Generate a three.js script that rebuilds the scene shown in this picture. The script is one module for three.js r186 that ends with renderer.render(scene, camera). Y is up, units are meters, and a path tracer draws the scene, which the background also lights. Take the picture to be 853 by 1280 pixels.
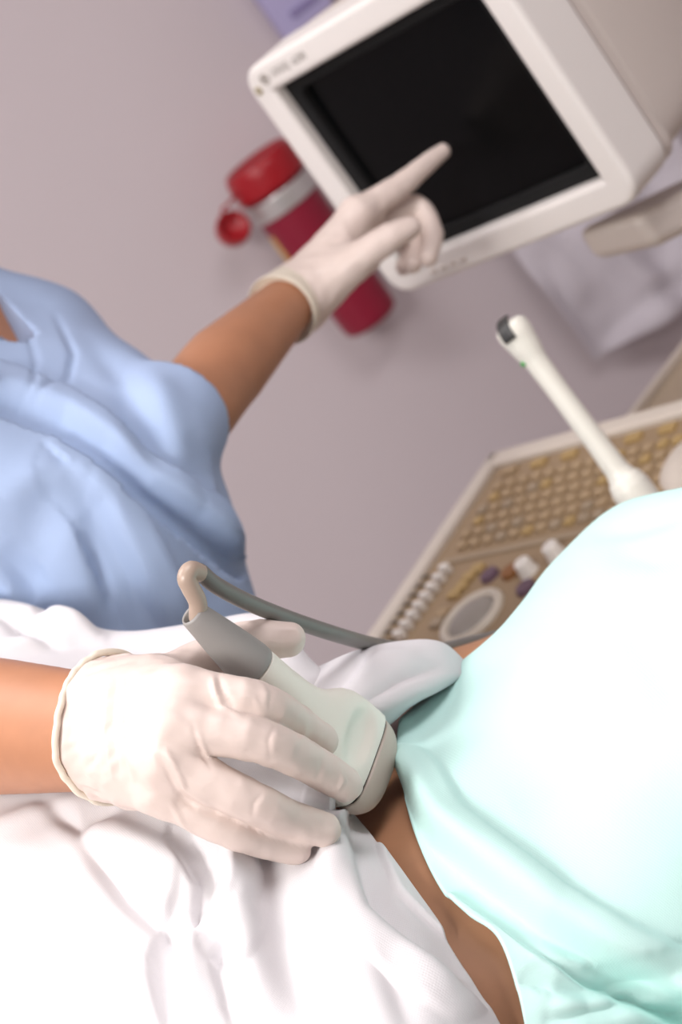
import * as THREE from 'three';
import { RoundedBoxGeometry } from 'three/addons/geometries/RoundedBoxGeometry.js';
import { RectAreaLightUniformsLib } from 'three/addons/lights/RectAreaLightUniformsLib.js';
import { ImprovedNoise } from 'three/addons/math/ImprovedNoise.js';
import { mergeGeometries } from 'three/addons/utils/BufferGeometryUtils.js';

// ------------------------------------------------------------------ camera, light, exposure
const D2R = Math.PI / 180, F = 2400;
const scene = new THREE.Scene();
scene.background = new THREE.Color(0x000000);
const camera = new THREE.PerspectiveCamera(2 * Math.atan(640 / F) / D2R, 853 / 1280, 0.05, 30);
camera.position.set(0, 1.5, 0);
camera.rotation.order = 'YXZ';
camera.rotation.set(-17.1 * D2R, 0, -37.45 * D2R);
camera.updateMatrixWorld();
camera.focus = 1.0;
camera.userData.fStop = 7.8;
const renderer = new THREE.WebGLRenderer();
renderer.toneMapping = THREE.LinearToneMapping;
renderer.toneMappingExposure = 1.22;
renderer.shadowMap.enabled = true;
RectAreaLightUniformsLib.init();
const KEY = { pos: [-0.85, 2.0, -0.1], aim: [-0.1, 1.0, -1.1], size: 0.42, power: 25, color: 0xfffcfa };
const CEIL = { size: [1.15, 0.55], power: 7.0, color: 0xfbf9ff, spots: [[-0.9, -1.5], [0.9, -0.6], [-1.4, 0.3]] };

// ------------------------------------------------------------------ helpers
const V = (x, y, z) => new THREE.Vector3(x, y, z);
let seed = 7;
const rnd = () => { seed = (seed * 1664525 + 1013904223) >>> 0; return seed / 4294967296; };
const perlin = new ImprovedNoise();
const noise = (x, y, z) => perlin.noise(x, y, z);
const ss = (a, b, x) => { const t = Math.min(1, Math.max(0, (x - a) / (b - a))); return t * t * (3 - 2 * t); };
const lerp = (a, b, t) => a + (b - a) * t;
// a point of the place, read off the photograph at a measured distance from the camera plane
const ray = (x, y) => V((x - 426.5) / F, -(y - 640) / F, -1).applyQuaternion(camera.quaternion);
const at = (x, y, d) => ray(x, y).multiplyScalar(d).add(camera.position);
const atY = (x, y, h) => { const r = ray(x, y); return r.multiplyScalar((h - camera.position.y) / r.y).add(camera.position); };
const atZ = (x, y, z) => { const r = ray(x, y); return r.multiplyScalar((z - camera.position.z) / r.z).add(camera.position); };
const camInv = camera.matrixWorld.clone().invert();
const proj = (p) => { const q = p.clone().applyMatrix4(camInv); return [426.5 + F * q.x / -q.z, 640 - F * q.y / -q.z, -q.z]; };

const taken = {};
function numbered(n) { if (!(n in taken)) { taken[n] = 0; return n; } taken[n]++; return n + '_' + String(taken[n]).padStart(3, '0'); }
function thing(name, label, category, pos = [0, 0, 0], group) {
  const o = new THREE.Group(); o.name = numbered(name); o.position.set(...pos); scene.add(o);
  o.userData = { label, category }; if (group) o.userData.group = group;
  return o;
}
function part(name, geo, mat, parent, label) {
  const m = new THREE.Mesh(geo, mat); m.name = name; m.castShadow = m.receiveShadow = true; parent.add(m);
  if (label) m.userData.label = label;
  return m;
}
function struct(name, geo, mat, label, category) {
  const m = new THREE.Mesh(geo, mat); m.name = name; m.castShadow = m.receiveShadow = true; scene.add(m);
  m.userData = { kind: 'structure', label, category };
  return m;
}
// geometry given in world metres becomes local to its thing
const local = (geo, o) => { geo.translate(-o.position.x, -o.position.y, -o.position.z); return geo; };
const box = (w, h, d, x = 0, y = 0, z = 0, r = 0.004) => { const g = new RoundedBoxGeometry(w, h, d, 2, Math.min(r, w / 2.1, h / 2.1, d / 2.1)); g.translate(x, y, z); return g; };

// signed distances
const smin = (a, b, k) => { const h = Math.max(k - Math.abs(a - b), 0) / k; return Math.min(a, b) - h * h * k * 0.25; };
function cap(a, b, ra, rb) {
  const ax = a.x, ay = a.y, az = a.z, dx = b.x - ax, dy = b.y - ay, dz = b.z - az, L = 1 / (dx * dx + dy * dy + dz * dz);
  return (x, y, z) => {
    const px = x - ax, py = y - ay, pz = z - az;
    const t = Math.min(1, Math.max(0, (px * dx + py * dy + pz * dz) * L));
    return Math.hypot(px - dx * t, py - dy * t, pz - dz * t) - (ra + (rb - ra) * t);
  };
}
const union = (fs, k) => (x, y, z) => { let d = 1e3; for (const f of fs) d = smin(d, f(x, y, z), k); return d; };
const ell = (c, r) => { const m = Math.min(r.x, r.y, r.z); return (x, y, z) => (Math.hypot((x - c.x) / r.x, (y - c.y) / r.y, (z - c.z) / r.z) - 1) * m; };
// surface nets over a box of cells
function nets(f, lo, hi, h, tint) {
  const n = [0, 1, 2].map((i) => Math.ceil((hi[i] - lo[i]) / h) + 1), [nx, ny, nz] = n;
  const val = new Float32Array(nx * ny * nz), B = 6;
  for (let k0 = 0; k0 < nz; k0 += B) for (let j0 = 0; j0 < ny; j0 += B) for (let i0 = 0; i0 < nx; i0 += B) {
    const c = f(lo[0] + (i0 + B / 2) * h, lo[1] + (j0 + B / 2) * h, lo[2] + (k0 + B / 2) * h), skip = Math.abs(c) > B * h * 1.35;
    for (let k = k0; k < Math.min(nz, k0 + B); k++) for (let j = j0; j < Math.min(ny, j0 + B); j++) for (let i = i0; i < Math.min(nx, i0 + B); i++)
      val[i + nx * (j + ny * k)] = skip ? c : f(lo[0] + i * h, lo[1] + j * h, lo[2] + k * h);
  }
  const id = new Int32Array(nx * ny * nz).fill(-1), pos = [], idx = [], sx = 1, sy = nx, sz = nx * ny;
  const offs = [0, sx, sy, sx + sy, sz, sx + sz, sy + sz, sx + sy + sz];
  const ed = [[0, 1], [2, 3], [4, 5], [6, 7], [0, 2], [1, 3], [4, 6], [5, 7], [0, 4], [1, 5], [2, 6], [3, 7]];
  for (let k = 0; k < nz - 1; k++) for (let j = 0; j < ny - 1; j++) for (let i = 0; i < nx - 1; i++) {
    const o = i * sx + j * sy + k * sz; let m = 0;
    for (let c = 0; c < 8; c++) if (val[o + offs[c]] < 0) m |= 1 << c;
    if (m === 0 || m === 255) continue;
    let x = 0, y = 0, z = 0, cnt = 0;
    for (const [a, b] of ed) {
      if (((m >> a) & 1) === ((m >> b) & 1)) continue;
      const va = val[o + offs[a]], vb = val[o + offs[b]], t = va / (va - vb);
      x += lerp(a & 1, b & 1, t); y += lerp((a >> 1) & 1, (b >> 1) & 1, t); z += lerp((a >> 2) & 1, (b >> 2) & 1, t); cnt++;
    }
    id[o] = pos.length / 3;
    pos.push(lo[0] + (i + x / cnt) * h, lo[1] + (j + y / cnt) * h, lo[2] + (k + z / cnt) * h);
  }
  const quad = (a, b, c, d, flip) => { if (a < 0 || b < 0 || c < 0 || d < 0) return; flip ? idx.push(a, c, b, a, d, c) : idx.push(a, b, c, a, c, d); };
  for (let k = 1; k < nz - 1; k++) for (let j = 1; j < ny - 1; j++) for (let i = 1; i < nx - 1; i++) {
    const o = i * sx + j * sy + k * sz, s = val[o] < 0;
    if (s !== val[o + sx] < 0) quad(id[o - sy - sz], id[o - sz], id[o], id[o - sy], !s);
    if (s !== val[o + sy] < 0) quad(id[o - sx - sz], id[o - sx], id[o], id[o - sz], !s);
    if (s !== val[o + sz] < 0) quad(id[o - sx - sy], id[o - sy], id[o], id[o - sx], !s);
  }
  const nor = new Float32Array(pos.length), e = h * 0.5, uv = new Float32Array(pos.length / 3 * 2), col = tint ? new Float32Array(pos.length) : null;
  for (let i = 0; i < pos.length; i += 3) {
    for (let it = 0; it < 2; it++) {
      const x = pos[i], y = pos[i + 1], z = pos[i + 2];
      let gx = f(x + e, y, z) - f(x - e, y, z), gy = f(x, y + e, z) - f(x, y - e, z), gz = f(x, y, z + e) - f(x, y, z - e);
      const L = Math.hypot(gx, gy, gz) || 1; gx /= L; gy /= L; gz /= L;
      if (it === 0) { const d = Math.max(-h * 0.5, Math.min(h * 0.5, f(x, y, z) * 0.8)); pos[i] -= gx * d; pos[i + 1] -= gy * d; pos[i + 2] -= gz * d; }
      nor[i] = gx; nor[i + 1] = gy; nor[i + 2] = gz;
    }
    uv[i / 3 * 2] = pos[i] + pos[i + 2] * 0.6; uv[i / 3 * 2 + 1] = pos[i + 1] + pos[i + 2] * 0.4;
    if (tint) { const c = tint(pos[i], pos[i + 1], pos[i + 2]); col[i] = c[0]; col[i + 1] = c[1]; col[i + 2] = c[2]; }
  }
  const g = new THREE.BufferGeometry();
  g.setAttribute('position', new THREE.Float32BufferAttribute(pos, 3));
  g.setAttribute('normal', new THREE.Float32BufferAttribute(nor, 3));
  g.setAttribute('uv', new THREE.Float32BufferAttribute(uv, 2));
  if (tint) g.setAttribute('color', new THREE.Float32BufferAttribute(col, 3));
  g.setIndex(idx);
  return g;
}
// folds: lines across a cloth where it rises (ridge) or laps over (step)
function foldHeight(folds, x, y) {
  let s = 0;
  for (const f of folds) {
    let best = 1e9, sg = 0, tt = 0; const P = f.p, n = P.length - 1;
    for (let i = 0; i < n; i++) {
      const ax = P[i][0], ay = P[i][1], dx = P[i + 1][0] - ax, dy = P[i + 1][1] - ay, L2 = dx * dx + dy * dy;
      const t = Math.min(1, Math.max(0, ((x - ax) * dx + (y - ay) * dy) / L2)), ex = x - ax - dx * t, ey = y - ay - dy * t, d = Math.hypot(ex, ey);
      if (d < best) { best = d; sg = Math.sign(dx * (y - ay) - dy * (x - ax)); tt = (i + t) / n; }
    }
    if (best > f.w * 5) continue;
    const end = f.full ? 1 : Math.pow(Math.max(0, Math.sin(Math.PI * Math.min(1, Math.max(0, tt * 0.92 + 0.04)))), 0.6);
    if (f.step) { const W = f.far || f.w * 4, d = best * sg; s += f.h * end * Math.tanh(d / f.w) * Math.exp(-(best / W) * (best / W)); }
    else s += f.h * end * Math.exp(-(best / f.w) * (best / f.w));
  }
  return s;
}
// a cloth through a net of points, with folds and a thickness
function cloth(ctrl, nu, nv, { folds = [], thick = 0.002, rough = 0.0015, freq = 14, uvs = 1, flip = false } = {}) {
  const R = ctrl.length, C = ctrl[0].length;
  const cr = (a, b, c, d, t) => 0.5 * (2 * b + (c - a) * t + (2 * a - 5 * b + 4 * c - d) * t * t + (3 * b - a - 3 * c + d) * t * t * t);
  const get = (i, j, k) => ctrl[Math.min(R - 1, Math.max(0, i))][Math.min(C - 1, Math.max(0, j))].getComponent(k);
  const ev = (u, v) => {
    const x = u * (C - 1), y = v * (R - 1), j = Math.min(C - 2, Math.floor(x)), i = Math.min(R - 2, Math.floor(y)), tx = x - j, ty = y - i, o = [];
    for (let k = 0; k < 3; k++) { const r = []; for (let a = -1; a < 3; a++) r.push(cr(get(i + a, j - 1, k), get(i + a, j, k), get(i + a, j + 1, k), get(i + a, j + 2, k), tx)); o.push(cr(...r, ty)); }
    return V(...o);
  };
  const P = [], N = [], id = (i, j) => i * (nu + 1) + j;
  for (let i = 0; i <= nv; i++) for (let j = 0; j <= nu; j++) P.push(ev(j / nu, i / nv));
  const calc = () => {
    N.length = 0;
    for (let i = 0; i <= nv; i++) for (let j = 0; j <= nu; j++) {
      const a = P[id(i, Math.min(nu, j + 1))].clone().sub(P[id(i, Math.max(0, j - 1))]), b = P[id(Math.min(nv, i + 1), j)].clone().sub(P[id(Math.max(0, i - 1), j)]);
      const n = b.cross(a).normalize(); if (flip) n.negate(); N.push(n);
    }
  };
  calc();
  const base = P.map((p) => p.clone()); let disp = new Float32Array(P.length);
  for (let q = 0; q < P.length; q++) {
    const [x, y] = proj(base[q]), p = base[q], facing = ss(-0.05, 0.35, N[q].dot(camera.position.clone().sub(p).normalize()));
    const d = foldHeight(folds, x, y) * facing + rough * (noise(p.x * freq, p.y * freq, p.z * freq) + 0.5 * noise(p.x * freq * 2.3, p.y * freq * 2.3 + 5, p.z * freq * 2.3));
    disp[q] = d;
  }
  for (let it = 0; it < 3; it++) { const o = disp.slice(); for (let i = 0; i <= nv; i++) for (let j = 0; j <= nu; j++) { let a = 0, n = 0; for (let y = -1; y < 2; y++) for (let x = -1; x < 2; x++) { const ii = i + y, jj = j + x; if (ii < 0 || jj < 0 || ii > nv || jj > nu) continue; const w = (x ? 1 : 2) * (y ? 1 : 2); a += o[id(ii, jj)] * w; n += w; } disp[id(i, j)] = a / n; } }
  for (let q = 0; q < P.length; q++) P[q].addScaledVector(N[q], disp[q]);
  calc();
  const pos = [], nor = [], uv = [], idx = [], M = P.length;
  for (const s of [1, -1]) for (let q = 0; q < M; q++) {
    const p = P[q].clone().addScaledVector(N[q], s * thick / 2);
    pos.push(p.x, p.y, p.z); nor.push(N[q].x * s, N[q].y * s, N[q].z * s); uv.push((q % (nu + 1)) / nu * uvs, Math.floor(q / (nu + 1)) / nv * uvs);
  }
  const tri = (a, b, c) => (flip ? idx.push(a, c, b) : idx.push(a, b, c));
  for (let i = 0; i < nv; i++) for (let j = 0; j < nu; j++) {
    const a = id(i, j), b = id(i, j + 1), c = id(i + 1, j), d = id(i + 1, j + 1);
    tri(a, c, b); tri(b, c, d); tri(M + a, M + b, M + c); tri(M + b, M + d, M + c);
  }
  const rim = []; for (let j = 0; j < nu; j++) rim.push([id(0, j), id(0, j + 1)]);
  for (let i = 0; i < nv; i++) rim.push([id(i, nu), id(i + 1, nu)]);
  for (let j = nu; j > 0; j--) rim.push([id(nv, j), id(nv, j - 1)]);
  for (let i = nv; i > 0; i--) rim.push([id(i, 0), id(i - 1, 0)]);
  // rounded hem all around the edge
  const loop = rim.map((e) => e[0]), Ln = loop.length, cen = V(0, 0, 0); let o0 = pos.length / 3;
  for (let k = 0; k <= Ln; k++) {
    const q = loop[k % Ln], q1 = loop[(k + 1) % Ln], q0 = loop[(k + Ln - 1) % Ln], T = P[q1].clone().sub(P[q0]).normalize(), out = (flip ? N[q].clone().cross(T) : T.clone().cross(N[q])).normalize();
    for (const [c, sN] of [[0, 1], [1, 0.5], [1, -0.5], [0, -1]]) { const p = P[q].clone().addScaledVector(N[q], sN * thick / 2).addScaledVector(out, -c * thick * 0.4), nn = N[q].clone().multiplyScalar(sN).addScaledVector(out, -c - 0.15).normalize(); pos.push(p.x, p.y, p.z); nor.push(nn.x, nn.y, nn.z); uv.push(0, 0); }
  }
  for (let k = 0; k < Ln; k++) for (let c = 0; c < 3; c++) { const a = o0 + k * 4 + c, b = a + 1, d = a + 4, e = a + 5; tri(a, d, b); tri(b, d, e); }
  const g = new THREE.BufferGeometry();
  g.setAttribute('position', new THREE.Float32BufferAttribute(pos, 3));
  g.setAttribute('normal', new THREE.Float32BufferAttribute(nor, 3));
  g.setAttribute('uv', new THREE.Float32BufferAttribute(uv, 2));
  g.setIndex(idx);
  return g;
}
// loft of superellipse sections; each section: [point, axisA, axisB, radiusA, radiusB, exponent]
function loft(secs, seg = 48, dent) {
  const pos = [], idx = [], uv = [];
  secs.forEach(([c, A, Bx, ra, rb, e], i) => {
    for (let j = 0; j <= seg; j++) {
      const t = j / seg * Math.PI * 2, ct = Math.cos(t), st = Math.sin(t);
      let x = Math.sign(ct) * Math.pow(Math.abs(ct), 2 / e) * ra, y = Math.sign(st) * Math.pow(Math.abs(st), 2 / e) * rb;
      if (dent) y += dent(i, x, y);
      pos.push(c.x + A.x * x + Bx.x * y, c.y + A.y * x + Bx.y * y, c.z + A.z * x + Bx.z * y); uv.push(j / seg, i / secs.length);
    }
  });
  const w = seg + 1;
  for (let i = 0; i < secs.length - 1; i++) for (let j = 0; j < seg; j++) { const a = i * w + j, b = a + 1, c = a + w, d = c + 1; idx.push(a, b, c, b, d, c); }
  for (const i of [0, secs.length - 1]) {
    const c = secs[i][0], k = pos.length / 3; pos.push(c.x, c.y, c.z); uv.push(0, 0);
    for (let j = 0; j < seg; j++) { const a = i * w + j; i ? idx.push(a, a + 1, k) : idx.push(a + 1, a, k); }
  }
  const g = new THREE.BufferGeometry();
  g.setAttribute('position', new THREE.Float32BufferAttribute(pos, 3));
  g.setAttribute('uv', new THREE.Float32BufferAttribute(uv, 2));
  g.setIndex(idx); g.computeVertexNormals();
  // close the seam of the normals
  const n = g.attributes.normal;
  for (let i = 0; i < secs.length; i++) { const a = i * w, b = a + seg, s = V(n.getX(a) + n.getX(b), n.getY(a) + n.getY(b), n.getZ(a) + n.getZ(b)).normalize(); n.setXYZ(a, s.x, s.y, s.z); n.setXYZ(b, s.x, s.y, s.z); }
  return g;
}
const tube = (pts, r, n = 80, seg = 14) => new THREE.TubeGeometry(new THREE.CatmullRomCurve3(pts, false, 'centripetal'), n, r, seg);
function tex(size, fn, srgb, rx = 1, ry = 1) {
  const a = new Uint8Array(size * size * 4);
  for (let y = 0; y < size; y++) for (let x = 0; x < size; x++) { const c = fn(x / size, y / size), o = (y * size + x) * 4; a[o] = c[0]; a[o + 1] = c[1]; a[o + 2] = c[2]; a[o + 3] = 255; }
  const t = new THREE.DataTexture(a, size, size); t.wrapS = t.wrapT = THREE.RepeatWrapping; t.magFilter = THREE.LinearFilter; t.minFilter = THREE.LinearMipmapLinearFilter; t.generateMipmaps = true;
  if (srgb) t.colorSpace = THREE.SRGBColorSpace; t.repeat.set(rx, ry); t.needsUpdate = true; return t;
}

// ------------------------------------------------------------------ materials
const weave = (rep) => tex(128, (u, v) => { const s = 128 + 60 * Math.sin(u * 32 * Math.PI * 2) * Math.sin(v * 32 * Math.PI * 2) + 40 * (rnd() - 0.5); return [s, s, s]; }, false, rep, rep);
const plaster = tex(256, (u, v) => { const s = 128 + 50 * noise(u * 24, v * 24, 1) + 30 * noise(u * 60, v * 60, 4) + 14 * (rnd() - 0.5); return [s, s, s]; }, false, 2, 2);
const std = (color, roughness = 0.6, o = {}) => new THREE.MeshStandardMaterial({ color, roughness, ...o });
const M = {
  wall: std(0xcfc5c8, 0.9, { bumpMap: plaster, bumpScale: 0.0012 }),
  ceiling: std(0xe9e4e2, 0.95), floor: std(0xc8c2bd, 0.5),
  plastic: std(0xece7e2, 0.45), plasticSide: std(0xd2c8c0, 0.5), plasticDark: std(0x6f6a64, 0.5),  // plasticSide: darker beige; on the monitor housing it carries the side shade
  screenMask: std(0x030304, 0.9), screenGlass: new THREE.MeshPhysicalMaterial({ color: 0x050607, roughness: 0.3, specularIntensity: 0.3 }),
  print: std(0x9c948c, 0.6), badge: std(0xa59a80, 0.5),
  redBody: std(0x8c1230, 0.42), redLid: std(0xa5131f, 0.35), strap: std(0xd2d0ce, 0.3, { metalness: 0.6 }), yellow: std(0xd9ae63, 0.6), clearTie: std(0xc9b0b0, 0.5),
  scrub: std(0xa8bcdd, 0.85, { bumpMap: weave(30), bumpScale: 0.0003 }),
  gown: new THREE.MeshPhysicalMaterial({ color: 0xcff5ef, roughness: 0.85, sheen: 0.3, sheenRoughness: 0.6, bumpMap: weave(6), bumpScale: 0.0003 }),
  sheet: std(0xe2e0e2, 0.85, { bumpMap: weave(8), bumpScale: 0.0003 }),
  skinNear: std(0xffffff, 0.5, { vertexColors: true }),
  glove: new THREE.MeshPhysicalMaterial({ color: 0xe3d2c9, roughness: 0.5, clearcoat: 0.08, clearcoatRoughness: 0.5, sheen: 0.2, sheenRoughness: 0.5 }),
  gloveCuff: std(0xefe5d3, 0.5),
  probe: std(0xefede2, 0.38), lens: std(0xc9bcb0, 0.45), relief: std(0x989592, 0.5), boot: std(0xb39f90, 0.35), cable: std(0x77736f, 0.42), seam: std(0x2c2c2a, 0.6),
  panel: std(0x9f886c, 0.55), panelFrame: std(0xdcd2c6, 0.5), keyTan: std(0xb09878, 0.5), keyYellow: std(0xb69a68, 0.5), keyGrey: std(0xa8967f, 0.5), slot: std(0x4a3d2d, 0.7), knob: std(0xf0ebe4, 0.4), ball: std(0x9f9890, 0.3), ring: std(0xd4cabb, 0.4), keyPurple: std(0x6a5362, 0.5), keyBrown: std(0x8d5f37, 0.5),
  bag: std(0xd4cfd6, 0.75), lavender: std(0xb8b2da, 0.6), lavenderShade: std(0x8f86b4, 0.7), paper: std(0xe4dfe0, 0.8),
  metal: std(0xb8b8b8, 0.35, { metalness: 0.8 }), vinyl: std(0x7d8a94, 0.5), wood: std(0xbfae97, 0.6), shoe: std(0xe8e8e8, 0.6), hair: std(0x2a1b14, 0.6), eye: std(0xf3f0ec, 0.3), iris: std(0x2c1a10, 0.3), lip: std(0x9a5148, 0.5),
  green: std(0x3fae4a, 0.5), dark: std(0x3a3a39, 0.4),
  lampGlow: new THREE.MeshStandardMaterial({ color: 0xffffff, emissive: 0xfff2e4, emissiveIntensity: 2.0, roughness: 0.6 }),
};
const skinTint = (hex) => { const c = new THREE.Color(hex); return (x, y, z) => { const n = 1 + 0.07 * noise(x * 40, y * 40, z * 40) + 0.05 * noise(x * 160, y * 160, z * 160), r = 0.04 * noise(x * 25 + 9, y * 25, z * 25); return [c.r * (n + r), c.g * n, c.b * (n - r)]; }; };

// ------------------------------------------------------------------ room
const WZ = -2.95;
struct('wall_back', box(6.2, 2.9, 0.12, 0, 1.35, WZ - 0.06, 0.002), M.wall, 'pale mauve painted plaster wall behind everything', 'wall');
struct('wall_left', box(0.12, 2.9, 5.2, -2.86, 1.35, -0.55, 0.002), M.wall, 'plain mauve side wall beyond the clinician', 'wall');
struct('wall_right', box(0.12, 2.9, 5.2, 2.86, 1.35, -0.55, 0.002), M.wall, 'plain mauve side wall beyond the patient', 'wall');
struct('wall_front', box(6.2, 2.9, 0.12, 0, 1.35, 1.96, 0.002), M.wall, 'plain mauve wall behind the viewer', 'wall');
struct('floor', box(6.2, 0.12, 5.2, 0, -0.06, -0.55, 0.002), M.floor, 'grey room floor below the exam table', 'floor');
struct('ceiling', box(6.2, 0.12, 5.2, 0, 2.76, -0.55, 0.002), M.ceiling, 'white flat ceiling with light panels', 'ceiling');
CEIL.spots.forEach(([x, z], i) => {
  const t = thing('ceiling_light', ['rectangular ceiling light panel nearest the back wall', 'rectangular ceiling light panel above the patient side', 'rectangular ceiling light panel nearest the front left corner'][i], 'light', [x, 2.7, z], 'ceiling light panels');
  part('frame', box(CEIL.size[0] + 0.08, 0.04, CEIL.size[1] + 0.08, 0, -0.02, 0), M.plastic, t);
  part('diffuser', box(CEIL.size[0], 0.012, CEIL.size[1], 0, -0.044, 0), M.lampGlow, t);
  const l = new THREE.RectAreaLight(CEIL.color, CEIL.power, CEIL.size[0], CEIL.size[1]);
  l.position.set(0, -0.056, 0); l.rotation.x = -Math.PI / 2; l.name = 'panel_glow'; l.castShadow = true; t.add(l);
});
{ // exam lamp on a stand, out of the picture to the upper left
  const p = V(...KEY.pos), q = V(...KEY.aim), t = thing('exam_lamp', 'large square soft exam lamp on a wheeled stand', 'lamp', [p.x - 0.35, 0, p.z + 0.15]);
  const head = new THREE.Group(); head.name = 'lamp_head'; t.add(head); head.position.copy(p).sub(t.position); head.updateMatrixWorld(true); head.lookAt(q);
  part('shade', box(KEY.size + 0.06, KEY.size + 0.06, 0.1, 0, 0, -0.06, 0.02), M.plasticDark, head);
  part('diffuser', box(KEY.size, KEY.size, 0.012, 0, 0, -0.004), M.lampGlow, head);
  const l = new THREE.RectAreaLight(KEY.color, KEY.power, KEY.size, KEY.size); l.name = 'lamp_glow'; l.position.set(0, 0, 0.006); l.rotation.y = Math.PI; l.castShadow = true; head.add(l);
  part('pole', new THREE.CylinderGeometry(0.018, 0.018, 2.2, 20).translate(0, 1.12, 0), M.metal, t);
  part('arm', tube([V(0, 2.18, 0), p.clone().sub(t.position).addScaledVector(q.clone().sub(p).normalize(), -0.08)], 0.014, 8), M.metal, t);
  part('base', new THREE.CylinderGeometry(0.24, 0.27, 0.05, 40).translate(0, 0.025, 0), M.plasticDark, t);
}

// ------------------------------------------------------------------ patient: body field first, the cloths lie on it
const lofted = (tab, axis) => { // tab rows: [X, zc, yc, a, b]
  return (x, y, z) => {
    let i = 0; while (i < tab.length - 2 && x > tab[i + 1][0]) i++;
    const A = tab[i], B = tab[i + 1], t = ss(0, 1, (x - A[0]) / (B[0] - A[0])), zc = lerp(A[1], B[1], t), yc = lerp(A[2], B[2], t), a = lerp(A[3], B[3], t), b = lerp(A[4], B[4], t);
    const d = (Math.pow(Math.pow(Math.abs((z - zc) / a), 2.4) + Math.pow(Math.abs((y - yc) / b), 2.4), 1 / 2.4) - 1) * Math.min(a, b);
    const e = Math.max(tab[0][0] - x, x - tab[tab.length - 1][0]);
    return e > 0 ? Math.hypot(Math.max(d, 0), e) : d;
  };
};
const torsoP = lofted([[-0.2, -1.0, 0.935, 0.185, 0.112], [-0.08, -1.0, 0.935, 0.185, 0.113], [0.0, -1.01, 0.93, 0.17, 0.108], [0.06, -1.02, 0.93, 0.165, 0.112], [0.15, -1.02, 0.935, 0.165, 0.105], [0.28, -1.02, 0.93, 0.17, 0.095], [0.38, -1.02, 0.925, 0.15, 0.07]]);
const hipN = V(-0.12, 0.93, -0.9), hipF = V(-0.12, 0.93, -1.1), kneeN = V(-0.46, 1.14, -0.93), kneeF = V(-0.46, 1.17, -1.12);
const patientF = union([torsoP, cap(hipN, kneeN, 0.082, 0.06), cap(hipF, kneeF, 0.082, 0.06), cap(kneeN, V(-0.78, 0.9, -0.93), 0.056, 0.038), cap(kneeF, V(-0.78, 0.9, -1.12), 0.056, 0.038),
  cap(V(-0.78, 0.88, -0.93), V(-0.94, 0.865, -0.93), 0.035, 0.028), cap(V(-0.78, 0.88, -1.12), V(-0.94, 0.865, -1.12), 0.035, 0.028),
  cap(V(0.36, 0.93, -0.85), V(0.16, 0.875, -0.79), 0.045, 0.038), cap(V(0.16, 0.875, -0.79), V(-0.02, 0.87, -0.78), 0.036, 0.026),
  cap(V(0.36, 0.9, -1.17), V(0.18, 0.89, -1.2), 0.042, 0.036), cap(V(0.18, 0.89, -1.2), at(700, 850, 1.27), 0.036, 0.03), cap(at(700, 850, 1.27), at(560, 868, 1.24), 0.032, 0.027),
  cap(V(0.38, 0.93, -1.02), V(0.5, 0.95, -1.02), 0.055, 0.05), ell(V(0.58, 0.965, -1.02), V(0.115, 0.1, 0.078))], 0.03);
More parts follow.
